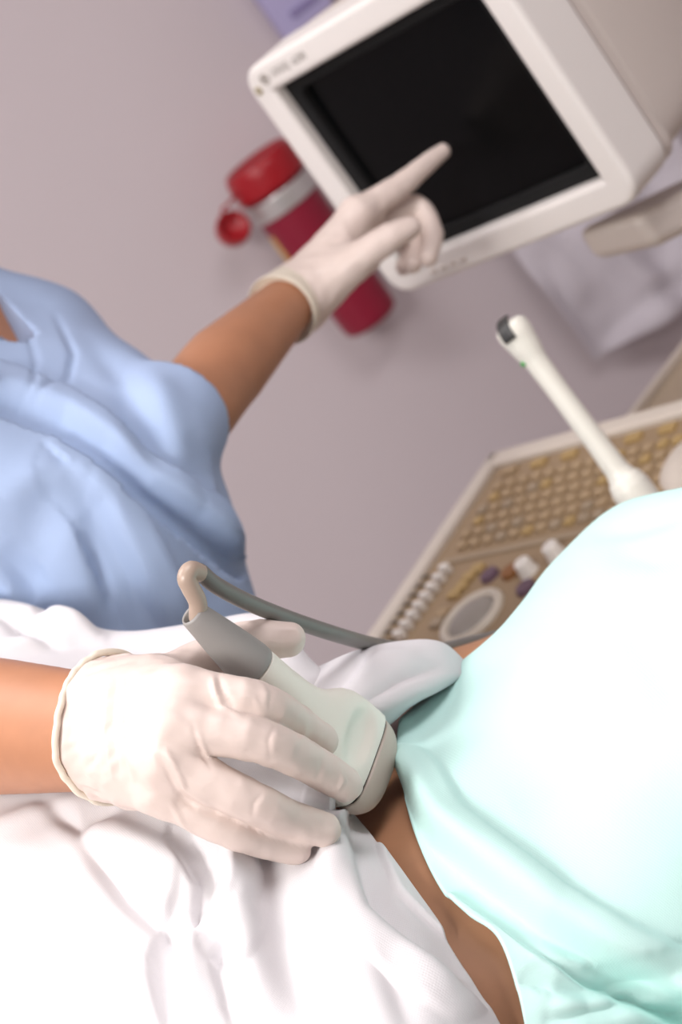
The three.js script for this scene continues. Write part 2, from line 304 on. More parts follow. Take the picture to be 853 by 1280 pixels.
// first point of a sight line at a height off the body, or the nearest approach
function onBody(x, y, off) {
  const r = ray(x, y), o = camera.position; let best = 1e9, bt = 1, t = 0.5;
  for (let i = 0; i < 120; i++) {
    const d = patientF(o.x + r.x * t, o.y + r.y * t, o.z + r.z * t) - off;
    if (d < best) { best = d; bt = t; }
    if (d < 0.0004) return o.clone().addScaledVector(r, t);
    t += Math.max(0.001, d * 0.6); if (t > 1.5) break;
  }
  return o.clone().addScaledVector(r, bt);
}
const patient = thing('person', 'person lying on their back in an aqua gown, belly bared, white drape over the legs', 'person', [0, 0.83, -1.0]);
part('body', local(nets(patientF, [-1.02, 0.78, -1.32], [0.75, 1.28, -0.72], 0.008, skinTint(0xb58464)), patient), M.skinNear, patient, 'bare brown skin of the abdomen');
{
  const off = 0.013, B = (x, y, o = off) => onBody(x, y, o);
  const sil = [[508, 896], [555, 848], [622, 790], [695, 703], [770, 637], [860, 610], [960, 590]];
  const rows = [
    [[500, 930], [572, 890], [645, 830], [722, 755], [797, 700], [880, 680], [980, 670]],
    [[503, 985], [578, 955], [655, 910], [740, 850], [820, 805], [900, 790], [1000, 780]],
    [[522, 1046], [596, 1030], [676, 995], [760, 950], [840, 915], [920, 900], [1020, 890]],
    [[556, 1108], [628, 1105], [700, 1080], [780, 1050], [860, 1020], [940, 1010], [1040, 1000]],
    [[588, 1142], [660, 1155], [730, 1150], [810, 1130], [880, 1110], [960, 1100], [1060, 1090]],
    [[624, 1170], [692, 1205], [762, 1220], [836, 1215], [906, 1205], [980, 1200], [1080, 1190]],
    [[646, 1225], [712, 1262], [786, 1285], [856, 1290], [926, 1290], [1000, 1290], [1100, 1285]],
    [[664, 1300], [730, 1335], [806, 1360], [876, 1370], [950, 1375], [1030, 1380], [1130, 1380]],
    [[690, 1390], [760, 1420], [836, 1445], [906, 1460], [980, 1470], [1060, 1480], [1160, 1480]]];
  const net = [];
  const top = sil.map(([x, y]) => B(x, y));
  net.push(top.map((p) => V(p.x + 0.01, 0.885, -1.245)), top.map((p) => V(p.x + 0.008, p.y - 0.05, p.z - 0.075)), top);
  for (const r of rows) net.push(r.map(([x, y]) => B(x, y)));
  // the gown goes on over the chest to the shoulders
  const snap = (p, o) => { for (let i = 0; i < 14; i++) { const e = 0.002, f = (a, b, c) => patientF(p.x + a, p.y + b, p.z + c), g = V(0, f(0, e, 0) - f(0, -e, 0), f(0, 0, e) - f(0, 0, -e)).normalize(); p.addScaledVector(g, (o - f(0, 0, 0)) * 0.7); } return p; };
  for (const r of net) { const a = r[r.length - 1]; for (const x of [0.27, 0.32, 0.37]) if (x > a.x + 0.02) r.push(snap(V(x, a.y, a.z), off)); else r.push(a.clone().add(V(0.01 * r.length, 0, 0))); }
  const folds = [
    { p: [[512, 985], [545, 1042], [600, 1088], [680, 1148], [760, 1195], [870, 1245]], w: 9, h: -0.0095, step: true, far: 55, full: true },
    { p: [[545, 1010], [600, 1060], [690, 1120]], w: 24, h: 0.004 },
    { p: [[700, 1130], [800, 1180], [880, 1210]], w: 30, h: 0.005 },
    { p: [[690, 1244], [730, 1252], [800, 1240], [880, 1210]], w: 9, h: 0.009, step: true, far: 40 },
    { p: [[690, 1275], [760, 1262], [830, 1240]], w: 10, h: -0.009 },
    { p: [[760, 1240], [810, 1262], [860, 1275]], w: 9, h: -0.009 },
    { p: [[670, 1180], [710, 1200], [760, 1218]], w: 14, h: 0.004 },
    { p: [[740, 670], [800, 660], [870, 640]], w: 12, h: -0.004 }, { p: [[760, 690], [820, 700], [870, 690]], w: 18, h: -0.003 },
    { p: [[505, 905], [512, 960], [540, 1020], [590, 1070]], w: 14, h: 0.003 },
    { p: [[560, 880], [620, 850], [700, 800]], w: 40, h: 0.003 }, { p: [[640, 1010], [720, 960], [800, 930]], w: 40, h: -0.004 }, { p: [[780, 760], [830, 830], [870, 900]], w: 35, h: -0.004 }];
  part('gown', local(cloth(net, 270, 280, { folds, thick: 0.003, rough: 0.0016, freq: 11 }), patient), M.gown, patient, 'thin aqua cotton gown pushed up at the waist');
}

// ------------------------------------------------------------------ exam table
{
  const t = thing('exam_table', 'padded exam table under the patient', 'table', [-0.05, 0, -0.99]);
  part('mattress', box(2.0, 0.08, 0.57, 0.0, 0.782, 0, 0.03), M.vinyl, t);
  part('top', box(1.96, 0.05, 0.54, 0, 0.715, 0, 0.01), M.plastic, t);
  part('cabinet', box(1.2, 0.62, 0.5, 0, 0.38, 0, 0.01), M.wood, t);
  part('plinth', box(1.1, 0.07, 0.44, 0, 0.035, 0, 0.005), M.plasticDark, t);
}

// ------------------------------------------------------------------ white drape
{
  const d = thing('drape', 'white cotton sheet draped over the legs, gathered under the gloved hand', 'sheet', [-0.25, 0.9, -1.0]);
  const E = (x, y, o = 0.008) => onBody(x, y, o);
  const A = (x, y, z) => at(x, y, z);
  const net = [
    [A(-260, 900, 1.4), A(-120, 900, 1.36), A(20, 900, 1.32), A(140, 900, 1.28), A(240, 920, 1.25), A(330, 930, 1.22), A(400, 950, 1.19), A(440, 960, 1.16)],
    [A(-260, 770, 1.38), A(-120, 778, 1.34), A(20, 775, 1.3), A(140, 810, 1.255), A(240, 808, 1.22), A(330, 800, 1.19), A(390, 850, 1.16), A(450, 890, 1.135)],
    [A(-260, 750, 1.34), A(-120, 760, 1.31), A(10, 753, 1.26), A(130, 792, 1.22), A(235, 786, 1.19), A(330, 775, 1.16), A(392, 832, 1.13), A(460, 890, 1.11)],
    [A(-260, 820, 1.27), A(-120, 820, 1.25), A(10, 815, 1.2), A(130, 825, 1.17), A(235, 822, 1.14), A(330, 840, 1.115), A(392, 872, 1.095), A(462, 910, 1.08)],
    [A(-260, 910, 1.22), A(-120, 910, 1.2), A(10, 905, 1.155), A(130, 905, 1.115), A(235, 900, 1.085), A(330, 915, 1.075), A(385, 940, 1.07), A(445, 970, 1.062)],
    [A(-260, 1000, 1.17), A(-120, 1000, 1.13), A(10, 1000, 1.095), A(120, 1000, 1.065), A(225, 990, 1.04), A(310, 985, 1.035), A(370, 990, 1.035), A(418, 1003, 1.03)],
    [A(-260, 1090, 1.12), A(-120, 1090, 1.08), A(10, 1085, 1.04), A(120, 1080, 1.015), A(225, 1070, 1.0), A(310, 1062, 0.996), A(370, 1055, 0.996), E(446, 1022)],
    [A(-260, 1180, 1.08), A(-120, 1180, 1.04), A(10, 1175, 1.0), A(120, 1165, 0.975), A(225, 1150, 0.965), A(330, 1130, 0.965), A(410, 1105, 0.968), E(496, 1085)],
    [A(-260, 1270, 1.05), A(-120, 1270, 1.01), A(10, 1265, 0.965), A(130, 1255, 0.945), A(245, 1240, 0.935), A(365, 1215, 0.93), A(460, 1185, 0.932), E(556, 1168)],
    [A(-260, 1380, 1.02), A(-120, 1380, 0.98), A(20, 1370, 0.935), A(150, 1360, 0.915), A(280, 1345, 0.9), A(410, 1320, 0.893), A(520, 1290, 0.895), E(626, 1285)],
    [A(-260, 1520, 1.02), A(-120, 1520, 0.98), A(30, 1510, 0.93), A(170, 1500, 0.905), A(310, 1480, 0.888), A(450, 1450, 0.88), A(570, 1420, 0.885), E(680, 1405)]];
  const folds = [
    { p: [[418, 1008], [432, 1060], [446, 1100], [462, 1140], [525, 1195], [575, 1235]], w: 8, h: 0.0095, step: true, far: 45 },
    { p: [[412, 1005], [408, 1060], [414, 1110]], w: 18, h: 0.006 },
    { p: [[420, 1010], [456, 1070], [520, 1165], [575, 1265]], w: 20, h: 0.005 },
    { p: [[250, 1045], [272, 1078], [286, 1100], [277, 1138], [286, 1175]], w: 8, h: -0.014, step: true, far: 50 },
    { p: [[306, 1060], [300, 1110], [310, 1180], [330, 1260]], w: 24, h: 0.008 },
    { p: [[262, 1115], [236, 1170], [226, 1200], [231, 1235], [250, 1300]], w: 8, h: -0.012, step: true, far: 45 },
    { p: [[85, 1040], [150, 1050], [220, 1085], [275, 1098]], w: 22, h: 0.008 },
    { p: [[105, 1050], [155, 1120], [220, 1180]], w: 13, h: -0.009 },
    { p: [[60, 1010], [100, 1035], [150, 1010]], w: 12, h: -0.007 },
    { p: [[0, 1180], [30, 1150], [90, 1060]], w: 22, h: -0.005 }, { p: [[10, 1210], [80, 1160], [140, 1200], [190, 1280]], w: 28, h: 0.006 },
    { p: [[350, 1120], [360, 1200], [390, 1280]], w: 26, h: -0.006 }, { p: [[480, 1180], [500, 1240], [520, 1300]], w: 20, h: -0.004 },
    { p: [[-20, 1040], [40, 1020], [120, 1000]], w: 12, h: 0.005 },
    { p: [[-20, 815], [60, 800], [130, 792]], w: 8, h: -0.007, step: true, far: 24 }, { p: [[0, 770], [30, 785], [70, 800]], w: 9, h: -0.012 }, { p: [[0, 800], [40, 782], [60, 762]], w: 9, h: -0.009 }, { p: [[30, 765], [80, 780], [125, 800]], w: 9, h: 0.008 }, { p: [[150, 800], [220, 800], [300, 785]], w: 14, h: 0.004 }];
  // the bunched corner lying over the far hip
  const lump = [
    [A(360, 880, 1.17), A(400, 860, 1.19), A(450, 850, 1.2), A(510, 850, 1.2), A(560, 850, 1.19), A(588, 842, 1.175)],
    [A(365, 850, 1.15), A(405, 838, 1.165), A(445, 822, 1.18), A(505, 812, 1.18), A(552, 814, 1.175), A(587, 839, 1.165)],
    [A(370, 852, 1.13), A(402, 836, 1.135), A(448, 815, 1.14), A(505, 803, 1.14), A(554, 806, 1.145), A(586, 837, 1.155)],
    [A(375, 870, 1.1), A(408, 852, 1.1), A(452, 836, 1.1), A(508, 826, 1.105), A(552, 826, 1.12), A(583, 840, 1.14)],
    [A(385, 900, 1.085), A(420, 885, 1.08), A(460, 872, 1.08), A(508, 856, 1.09), A(548, 846, 1.108), A(580, 843, 1.13)],
    [A(395, 930, 1.085), A(432, 915, 1.083), A(474, 900, 1.085), A(510, 878, 1.096), A(545, 860, 1.112), A(577, 846, 1.13)],
    [A(400, 945, 1.095), A(440, 930, 1.095), A(482, 906, 1.1), A(512, 882, 1.11), A(545, 864, 1.125), A(576, 848, 1.138)]];
  const lf = [{ p: [[440, 850], [470, 826], [520, 820]], w: 10, h: 0.005 }, { p: [[455, 880], [500, 850], [545, 835]], w: 9, h: -0.004 }, { p: [[400, 870], [440, 840], [470, 812]], w: 8, h: -0.006 }, { p: [[470, 890], [520, 862], [560, 848]], w: 9, h: 0.004 }];
  const g = mergeGeometries([cloth(net, 340, 360, { folds, thick: 0.0025, rough: 0.0025, freq: 9 }), cloth(lump, 90, 70, { folds: lf, thick: 0.0025, rough: 0.0015 })]);
  part('cotton_sheet', local(g, d), M.sheet, d);
}

// ------------------------------------------------------------------ ultrasound transducer, upright in the hand
const lensC = at(450, 951, 1.05), camAxis = (x, y, z) => V(x, -y, -z).applyQuaternion(camera.quaternion).normalize();
const pa = camAxis(0.652, 0.625, 0.423);                      // towards the skin
const pw = camAxis(-0.3, 0.728, -0.612); pw.addScaledVector(pa, -pw.dot(pa)).normalize(); // across the wide head
const pt = V(0, 0, 0).crossVectors(pw, pa).normalize();       // broad face
if (pt.dot(camera.position.clone().sub(lensC)) < 0) pt.negate();
{
  const t = thing('ultrasound_transducer', 'off white curved ultrasound transducer with grey sleeve held against the belly', 'transducer', lensC.toArray());
  const S = (s, hw, ht, e) => [pa.clone().multiplyScalar(0.014 - s), pw, pt, hw, ht, e];
  const head = [[0.014, 0.0300, 0.0118, 3.4], [0.0146, 0.0308, 0.0127, 3.4], [0.02, 0.0308, 0.013, 3.4], [0.027, 0.0305, 0.0132, 3.4], [0.033, 0.0302, 0.0132, 3.3], [0.04, 0.029, 0.013, 3.1], [0.046, 0.0262, 0.0128, 2.9], [0.051, 0.022, 0.0124, 2.7], [0.056, 0.0178, 0.0121, 2.5], [0.062, 0.0150, 0.0119, 2.4], [0.07, 0.0135, 0.0118, 2.3], [0.082, 0.0128, 0.0118, 2.2], [0.1, 0.0126, 0.0122, 2.1]];
  const fine = []; for (let i = 0; i < head.length - 1; i++) for (let k = 0; k < 8; k++) fine.push(head[i].map((v, q) => lerp(v, head[i + 1][q], k / 8))); fine.push(head[head.length - 1]);
  const dent = (i, x, y) => (y > 0 ? -0.0036 * Math.exp(-Math.pow(Math.pow((fine[i][0] - 0.029) / 0.0085, 2) + Math.pow((x + 0.003) / 0.017, 2), 2)) : 0);
  part('handle', loft(fine.map((a) => S(...a)), 96, dent), M.probe, t);
  part('seam_line', loft([[0.0128, 0.0296, 0.0115, 3.4], [0.0142, 0.0303, 0.0122, 3.4]].map((a) => S(...a)), 72), M.seam, t, 'dark seam between handle and lens');
  const ls = []; for (let k = 0; k <= 12; k++) { const u = k / 12, s = -0.006 + 0.0195 * Math.pow(u, 1.6); ls.push(S(s, 0.0302 * Math.pow(Math.max(0.02, 1 - Math.pow(1 - u, 2.2)), 0.6), 0.0122 * Math.pow(Math.max(0.02, 1 - Math.pow(1 - u, 2)), 0.55), 2.8)); }
  part('lens', loft(ls, 72), M.lens, t, 'tan rounded lens face');
  const rl = [[0.0995, 0.0120, 0.0118, 2], [0.1, 0.0130, 0.0128, 2], [0.104, 0.0131, 0.0129, 2], [0.115, 0.0120, 0.0118, 2], [0.128, 0.0103, 0.0102, 2], [0.142, 0.0082, 0.0082, 2], [0.1465, 0.0076, 0.0076, 2], [0.148, 0.0068, 0.0068, 2], [0.147, 0.0058, 0.0058, 2], [0.142, 0.0055, 0.0055, 2]];
  part('strain_relief', loft(rl.map((a) => S(...a)), 40), M.relief, t, 'grey rubber sleeve');
  const end = lensC.clone().addScaledVector(pa, 0.014 - 0.143);
  const bend = [end, at(247, 752, 0.99), at(238, 734, 0.985), at(233, 722, 0.983), at(238, 713, 0.985), at(250, 716, 0.992)];
  part('cable_boot', local(tube(bend, 0.0049, 40), t), M.boot, t, 'tan curved cable boot');
  const run = [at(240, 713, 0.986), at(250, 715, 0.992), at(265, 728, 1.0), at(300, 748, 1.02), at(355, 771, 1.06), at(420, 793, 1.1), at(480, 808, 1.18), at(540, 814, 1.23), at(590, 803, 1.27), at(640, 793, 1.3), at(700, 790, 1.34), at(735, 800, 1.36)];
  part('cable', local(tube(run, 0.0046, 160), t), M.cable, t, 'grey cable');
}

// ------------------------------------------------------------------ clinician
const clinician = thing('person', 'person in light blue scrubs and latex gloves, holding the transducer and pointing at the monitor', 'person', [-0.25, 0, -1.5]);
const J = (a) => ({ p: at(a[0], a[1], a[2]), r: a[3] });
// joints joined by a smooth curve of short tapered bones
function chain(j, k = 0.004, n = 4) {
  const c = new THREE.CatmullRomCurve3(j.map((a) => a.p), false, 'centripetal'), m = j.length - 1, q = [];
  for (let i = 0; i <= m * n; i++) { const t = i / n, a = Math.min(m - 1, Math.floor(t)), u = t - a; q.push([c.getPoint(i / (m * n)), lerp(j[a].r, j[a + 1].r, u)]); }
  const cs = q.slice(1).map((b, i) => cap(q[i][0], b[0], q[i][1], b[1]));
  return (x, y, z) => { let d = 1e3; for (const f of cs) d = Math.min(d, f(x, y, z)); return d; };
}
function handField(fingers, palm, k1 = 0.016, k2 = 0.009) {
  const fs = fingers.map((f) => chain(f.map(J)));
  const ps = union(palm.map(([a, b]) => { const A = J(a), B = J(b); return cap(A.p, B.p, A.r, B.r); }), k1);
  return (x, y, z) => { let d = 1e3; for (const f of fs) d = smin(d, f(x, y, z), 0.0025); return smin(ps(x, y, z), d, k2); };
}
const boundsOf = (pts, m) => { const b = new THREE.Box3(); for (const a of pts) b.expandByPoint(at(a[0], a[1], a[2])); return [b.min.subScalar(m).toArray(), b.max.addScalar(m).toArray()]; };
// hand on the transducer
const RW = [118, 911, 1.012, 0.025], RW2 = [122, 895, 1.012, 0.024], RE = [-330, 890, 1.24];
const rFing = [
  [[228, 866, 0.968, 0.0125], [322, 878, 0.966, 0.0110], [374, 907, 0.993, 0.0100], [402, 926, 1.006, 0.0090]],
  [[218, 905, 0.957, 0.0128], [330, 928, 0.957, 0.0112], [396, 959, 0.985, 0.0102], [432, 981, 0.999, 0.0092]],
  [[208, 950, 0.957, 0.0125], [316, 1003, 0.957, 0.0106], [370, 1027, 0.975, 0.0098], [405, 1037, 0.985, 0.0090]],
  [[203, 990, 0.967, 0.0115], [290, 1038, 0.964, 0.0094], [335, 1053, 0.974, 0.0087], [370, 1062, 0.982, 0.0080]],
  [[170, 872, 1.0, 0.015], [242, 836, 1.022, 0.0135], [312, 802, 1.043, 0.0118], [360, 799, 1.046, 0.0098]]];
const rPalm = [[RW2, [228, 868, 0.97, 0.0135]], [RW, [218, 905, 0.961, 0.0138]], [RW, [208, 948, 0.961, 0.0135]], [[122, 930, 1.01, 0.0235], [203, 988, 0.97, 0.012]], [RW2, [200, 862, 0.995, 0.017]], [[150, 890, 1.0, 0.022], [170, 950, 0.99, 0.02]],
  [[96, 893, 1.024, 0.0255], [122, 895, 1.012, 0.024]], [[96, 925, 1.024, 0.0255], [122, 930, 1.01, 0.0235]]];
const rHand = handField(rFing, rPalm);
const fw = at(118, 911, 1.012), fe = at(...RE), fdir = fe.clone().sub(fw).normalize();
const wrinkle = (x, y, z) => { // fine length-wise creases of the thin latex at the wrist and across the back
  const s = (x - fw.x) * fdir.x + (y - fw.y) * fdir.y + (z - fw.z) * fdir.z, w = Math.exp(-Math.pow((s + 0.012) / 0.03, 2));
  return 0.0013 * w * noise(x * 60 + s * 20, y * 190, z * 190 + 3) + 0.0006 * noise(x * 110, y * 110, z * 110);
};
const gloveR = (x, y, z) => { const s = (x - fw.x) * fdir.x + (y - fw.y) * fdir.y + (z - fw.z) * fdir.z; return Math.max(rHand(x, y, z) + wrinkle(x, y, z), s + 0.008); };
{
  const [lo, hi] = boundsOf([...rFing.flat(), RW, [80, 911, 1.03], [110, 850, 1.0], [110, 985, 1.0]], 0.03);
  const g = nets(gloveR, lo, hi, 0.0013), pos = g.attributes.position, nor = g.attributes.normal;
  const cr = (p, h = 0.0009, w = 3.4) => ({ p, h, w });
  const folds = [cr([[266, 848], [268, 862], [278, 884], [300, 894]], 0.0016, 4), cr([[274, 846], [278, 862], [290, 880]], -0.001, 4), cr([[247, 918], [262, 948], [290, 958]], 0.0013), cr([[240, 905], [250, 935], [264, 960]], -0.0008), cr([[207, 936], [232, 985], [264, 1009]], 0.0014), cr([[200, 945], [220, 988], [245, 1012]], -0.0009), cr([[213, 1003], [229, 1030], [240, 1040]], 0.0011),
    cr([[155, 852], [152, 915], [168, 975]], 0.0013), cr([[166, 850], [166, 900], [178, 950]], 0.0009), cr([[146, 850], [141, 910], [150, 972]], -0.0011), cr([[174, 860], [180, 910], [196, 960]], 0.0007), cr([[135, 858], [130, 915], [141, 970]], 0.0012), cr([[120, 862], [113, 915], [126, 972]], -0.0009),
    cr([[185, 880], [225, 900], [262, 930]], 0.0006, 6), cr([[180, 920], [215, 950], [250, 985]], 0.0006, 6), cr([[330, 848], [340, 866], [336, 884]], -0.0006), cr([[345, 905], [336, 925], [338, 948]], -0.0006), cr([[404, 946], [402, 960], [396, 974]], -0.0006), cr([[425, 962], [430, 975], [420, 992]], 0.0007), cr([[300, 868], [318, 872], [326, 890]], 0.0005), cr([[330, 990], [318, 1005], [316, 1022]], -0.0006), cr([[383, 905], [380, 920], [372, 930]], 0.0005), cr([[350, 786], [370, 787], [378, 798], [370, 808]], 0.0008, 3), cr([[318, 792], [326, 805], [322, 815]], -0.0006)];
  for (let i = 0; i < pos.count; i++) { const p = V(pos.getX(i), pos.getY(i), pos.getZ(i)), n = V(nor.getX(i), nor.getY(i), nor.getZ(i)), f = ss(0, 0.4, n.dot(camera.position.clone().sub(p).normalize())); if (!f) continue; const [x, y] = proj(p), d = foldHeight(folds, x, y) * f; pos.setXYZ(i, p.x + n.x * d, p.y + n.y * d, p.z + n.z * d); }
  g.computeVertexNormals();
  part('glove', local(g, clinician), M.glove, clinician, 'off white latex glove gripping the transducer');
  // rolled rim of the cuff follows the glove where the cut plane meets it
  const u = V(0, 1, 0).cross(fdir).normalize(), v = fdir.clone().cross(u).normalize(), c = fw.clone().addScaledVector(fdir, -0.009), ring = [];
  for (let i = 0; i < 60; i++) { const a = i / 60 * Math.PI * 2, q = u.clone().multiplyScalar(Math.cos(a)).addScaledVector(v, Math.sin(a)); let r = 0.01; for (let k = 0; k < 60 && rHand(c.x + q.x * r, c.y + q.y * r, c.z + q.z * r) < 0; k++) r += 0.001; ring.push(c.clone().addScaledVector(q, r + 0.0008 + 0.0012 * Math.sin(a * 3)).addScaledVector(fdir, 0.0015 * Math.sin(a * 4 + 1))); }
  part('cuff', local(new THREE.TubeGeometry(new THREE.CatmullRomCurve3(ring, true), 160, 0.0019, 10, true), clinician), M.gloveCuff, clinician, 'rolled rim of the glove');
}
// pointing hand
const LW = [366, 374, 1.62, 0.0205];
const lFing = [
  [[446, 268, 1.655, 0.0140], [502, 231, 1.68, 0.0108], [536, 203, 1.70, 0.0088], [554, 189, 1.708, 0.0068]],
  [[462, 285, 1.68, 0.0125], [520, 258, 1.705, 0.0108], [541, 292, 1.692, 0.0098], [535, 322, 1.676, 0.0084]],
  [[466, 302, 1.695, 0.0122], [504, 276, 1.724, 0.0104], [522, 307, 1.706, 0.0094], [515, 331, 1.684, 0.0082]],
  [[458, 322, 1.71, 0.0115], [492, 295, 1.738, 0.0095], [512, 318, 1.718, 0.0085], [505, 334, 1.70, 0.0075]],
  [[412, 352, 1.622, 0.0165], [458, 317, 1.606, 0.0135], [488, 297, 1.606, 0.0122], [512, 285, 1.614, 0.0098]]];
const lPalm = [[LW, [446, 268, 1.656, 0.0145]], [LW, [462, 285, 1.678, 0.014]], [LW, [466, 302, 1.692, 0.0135]], [[372, 382, 1.625, 0.0195], [456, 324, 1.70, 0.013]], [[374, 382, 1.618, 0.0195], [440, 328, 1.622, 0.016]], [[340, 398, 1.605, 0.022], LW]];
const lHand = handField(lFing, lPalm);
const lw = at(366, 374, 1.62), le = at(196, 545, 1.43), ldir = le.clone().sub(lw).normalize();
{
  const f = (x, y, z) => Math.max(lHand(x, y, z) + 0.0007 * noise(x * 90, y * 90, z * 90), (x - lw.x) * ldir.x + (y - lw.y) * ldir.y + (z - lw.z) * ldir.z - 0.012);
  const [lo, hi] = boundsOf([...lFing.flat(), LW, [335, 400, 1.6]], 0.03);
  part('glove', local(nets(f, lo, hi, 0.0022), clinician), M.glove, clinician, 'off white latex glove with the index finger pointing');
  const u = V(0, 1, 0).cross(ldir).normalize(), v = ldir.clone().cross(u).normalize(), sec = (s, r) => [lw.clone().addScaledVector(ldir, s), u, v, r, r * 1.04, 2];
  part('cuff', local(loft([sec(-0.002, 0.0238), sec(-0.007, 0.026), sec(-0.0045, 0.0278), sec(0.004, 0.0284), sec(0.012, 0.0294), sec(0.02, 0.0306), sec(0.0225, 0.0306), sec(0.0235, 0.0292), sec(0.016, 0.0265)], 48), clinician), M.gloveCuff, clinician, 'folded double cuff of the pointing glove');
}
// the body under the clothes
const neck = at(-92, 372, 1.54), chestC = at(20, 600, 1.5), shL = at(40, 485, 1.56), shR = at(-230, 520, 1.36), belly = at(120, 800, 1.47), hip = V(-0.3, 0.93, -1.47);
const headC = neck.clone().add(V(0.03, 0.2, 0.02)), elbR = fe;
const off = (p, x, y, z) => p.clone().add(V(x, y, z)), foreR = fw.clone().addScaledVector(fdir, 0.12), endR = fw.clone().addScaledVector(fdir, -0.02), acr = at(118, 926, 1.012).sub(fw).multiplyScalar(0.9);
const armsF = union([chain([{ p: shL, r: 0.038 }, { p: le, r: 0.034 }, { p: lw.clone().addScaledVector(ldir, 0.13), r: 0.0345 }, { p: lw.clone().addScaledVector(ldir, -0.01), r: 0.022 }], 0, 6),
  chain([{ p: shR, r: 0.044 }, { p: elbR, r: 0.04 }, { p: off(foreR, 0, 0.006, 0), r: 0.036 }, { p: endR.clone().addScaledVector(acr, -0.6), r: 0.024 }], 0, 6), cap(off(foreR, 0, -0.008, 0), endR.clone().addScaledVector(acr, 1.3), 0.036, 0.024)], 0.01);
const bodyF0 = union([
  cap(neck, headC, 0.052, 0.05), cap(shL, shR, 0.036, 0.036), cap(neck, chestC, 0.05, 0.07), cap(chestC, hip, 0.07, 0.11), ell(headC.clone().add(V(0.01, 0.06, 0.01)), V(0.088, 0.118, 0.08)), ell(headC.clone().add(V(0.035, 0, 0.03)), V(0.055, 0.055, 0.05)),
  cap(headC.clone().add(V(0.075, 0.075, 0.045)), headC.clone().add(V(0.094, 0.035, 0.056)), 0.008, 0.013),
  cap(hip.clone().add(V(-0.06, 0, 0.06)), V(-0.36, 0.08, -1.41), 0.085, 0.045), cap(hip.clone().add(V(0.06, 0, -0.06)), V(-0.22, 0.08, -1.55), 0.085, 0.045)], 0.03);
const bodyF = (x, y, z) => smin(bodyF0(x, y, z), armsF(x, y, z), 0.02);
{
  const b = new THREE.Box3(); for (const p of [lw, le, shL, shR, neck, headC, elbR, fw, hip]) b.expandByPoint(p);
  b.min.subScalar(0.16); b.max.addScalar(0.2); b.min.y = 0.03;
  part('body', local(nets(bodyF, b.min.toArray(), b.max.toArray(), 0.0065, skinTint(0xb98262)), clinician), M.skinNear, clinician, 'brown skin of the arms and neck');
  // head details (the head is above the picture's left edge)
  const fx = V(0.78, 0, 0.62).normalize(), sx = V(-fx.z, 0, fx.x), H = headC;
  for (const s of [-1, 1]) {
    const e = H.clone().addScaledVector(fx, 0.075).addScaledVector(sx, 0.031 * s).add(V(0, 0.062, 0));
    part('eye', local(new THREE.SphereGeometry(0.0125, 20, 14).translate(e.x, e.y, e.z), clinician), M.eye, clinician);
    const q = e.clone().addScaledVector(fx, 0.0085); part('iris', local(new THREE.SphereGeometry(0.0055, 16, 12).translate(q.x, q.y, q.z), clinician), M.iris, clinician);
    const ear = H.clone().addScaledVector(sx, 0.084 * s).add(V(0, 0.05, 0)), g = new THREE.TorusGeometry(0.02, 0.007, 10, 24).scale(0.75, 1.3, 1).rotateY(Math.atan2(sx.x, sx.z) + 0.4 * s); g.translate(ear.x, ear.y, ear.z);
    part('ear', local(g, clinician), std(0xc79478, 0.5), clinician);
  }
  const m = H.clone().addScaledVector(fx, 0.079).add(V(0, -0.004, 0)); part('mouth', local(new THREE.SphereGeometry(0.02, 20, 12).scale(1.1, 0.36, 0.5).rotateY(Math.atan2(fx.x, fx.z)).translate(m.x, m.y, m.z), clinician), M.lip, clinician);
  const hairF = (x, y, z) => { const q = V(x, y, z).sub(H).sub(V(0.01, 0.06, 0.01)), f = q.dot(fx); const s = (Math.hypot(q.x / 0.1, q.y / 0.128, q.z / 0.095) - 1) * 0.095; return Math.max(smin(s, q.clone().addScaledVector(fx, 0.1).add(V(0, 0.02, 0)).length() - 0.05, 0.03), f - (0.03 + Math.max(0, q.y - 0.05) * 0.9)); };
  part('hair', local(nets(hairF, H.clone().subScalar(0.24).toArray(), H.clone().addScalar(0.24).toArray(), 0.008), clinician), M.hair, clinician);
}
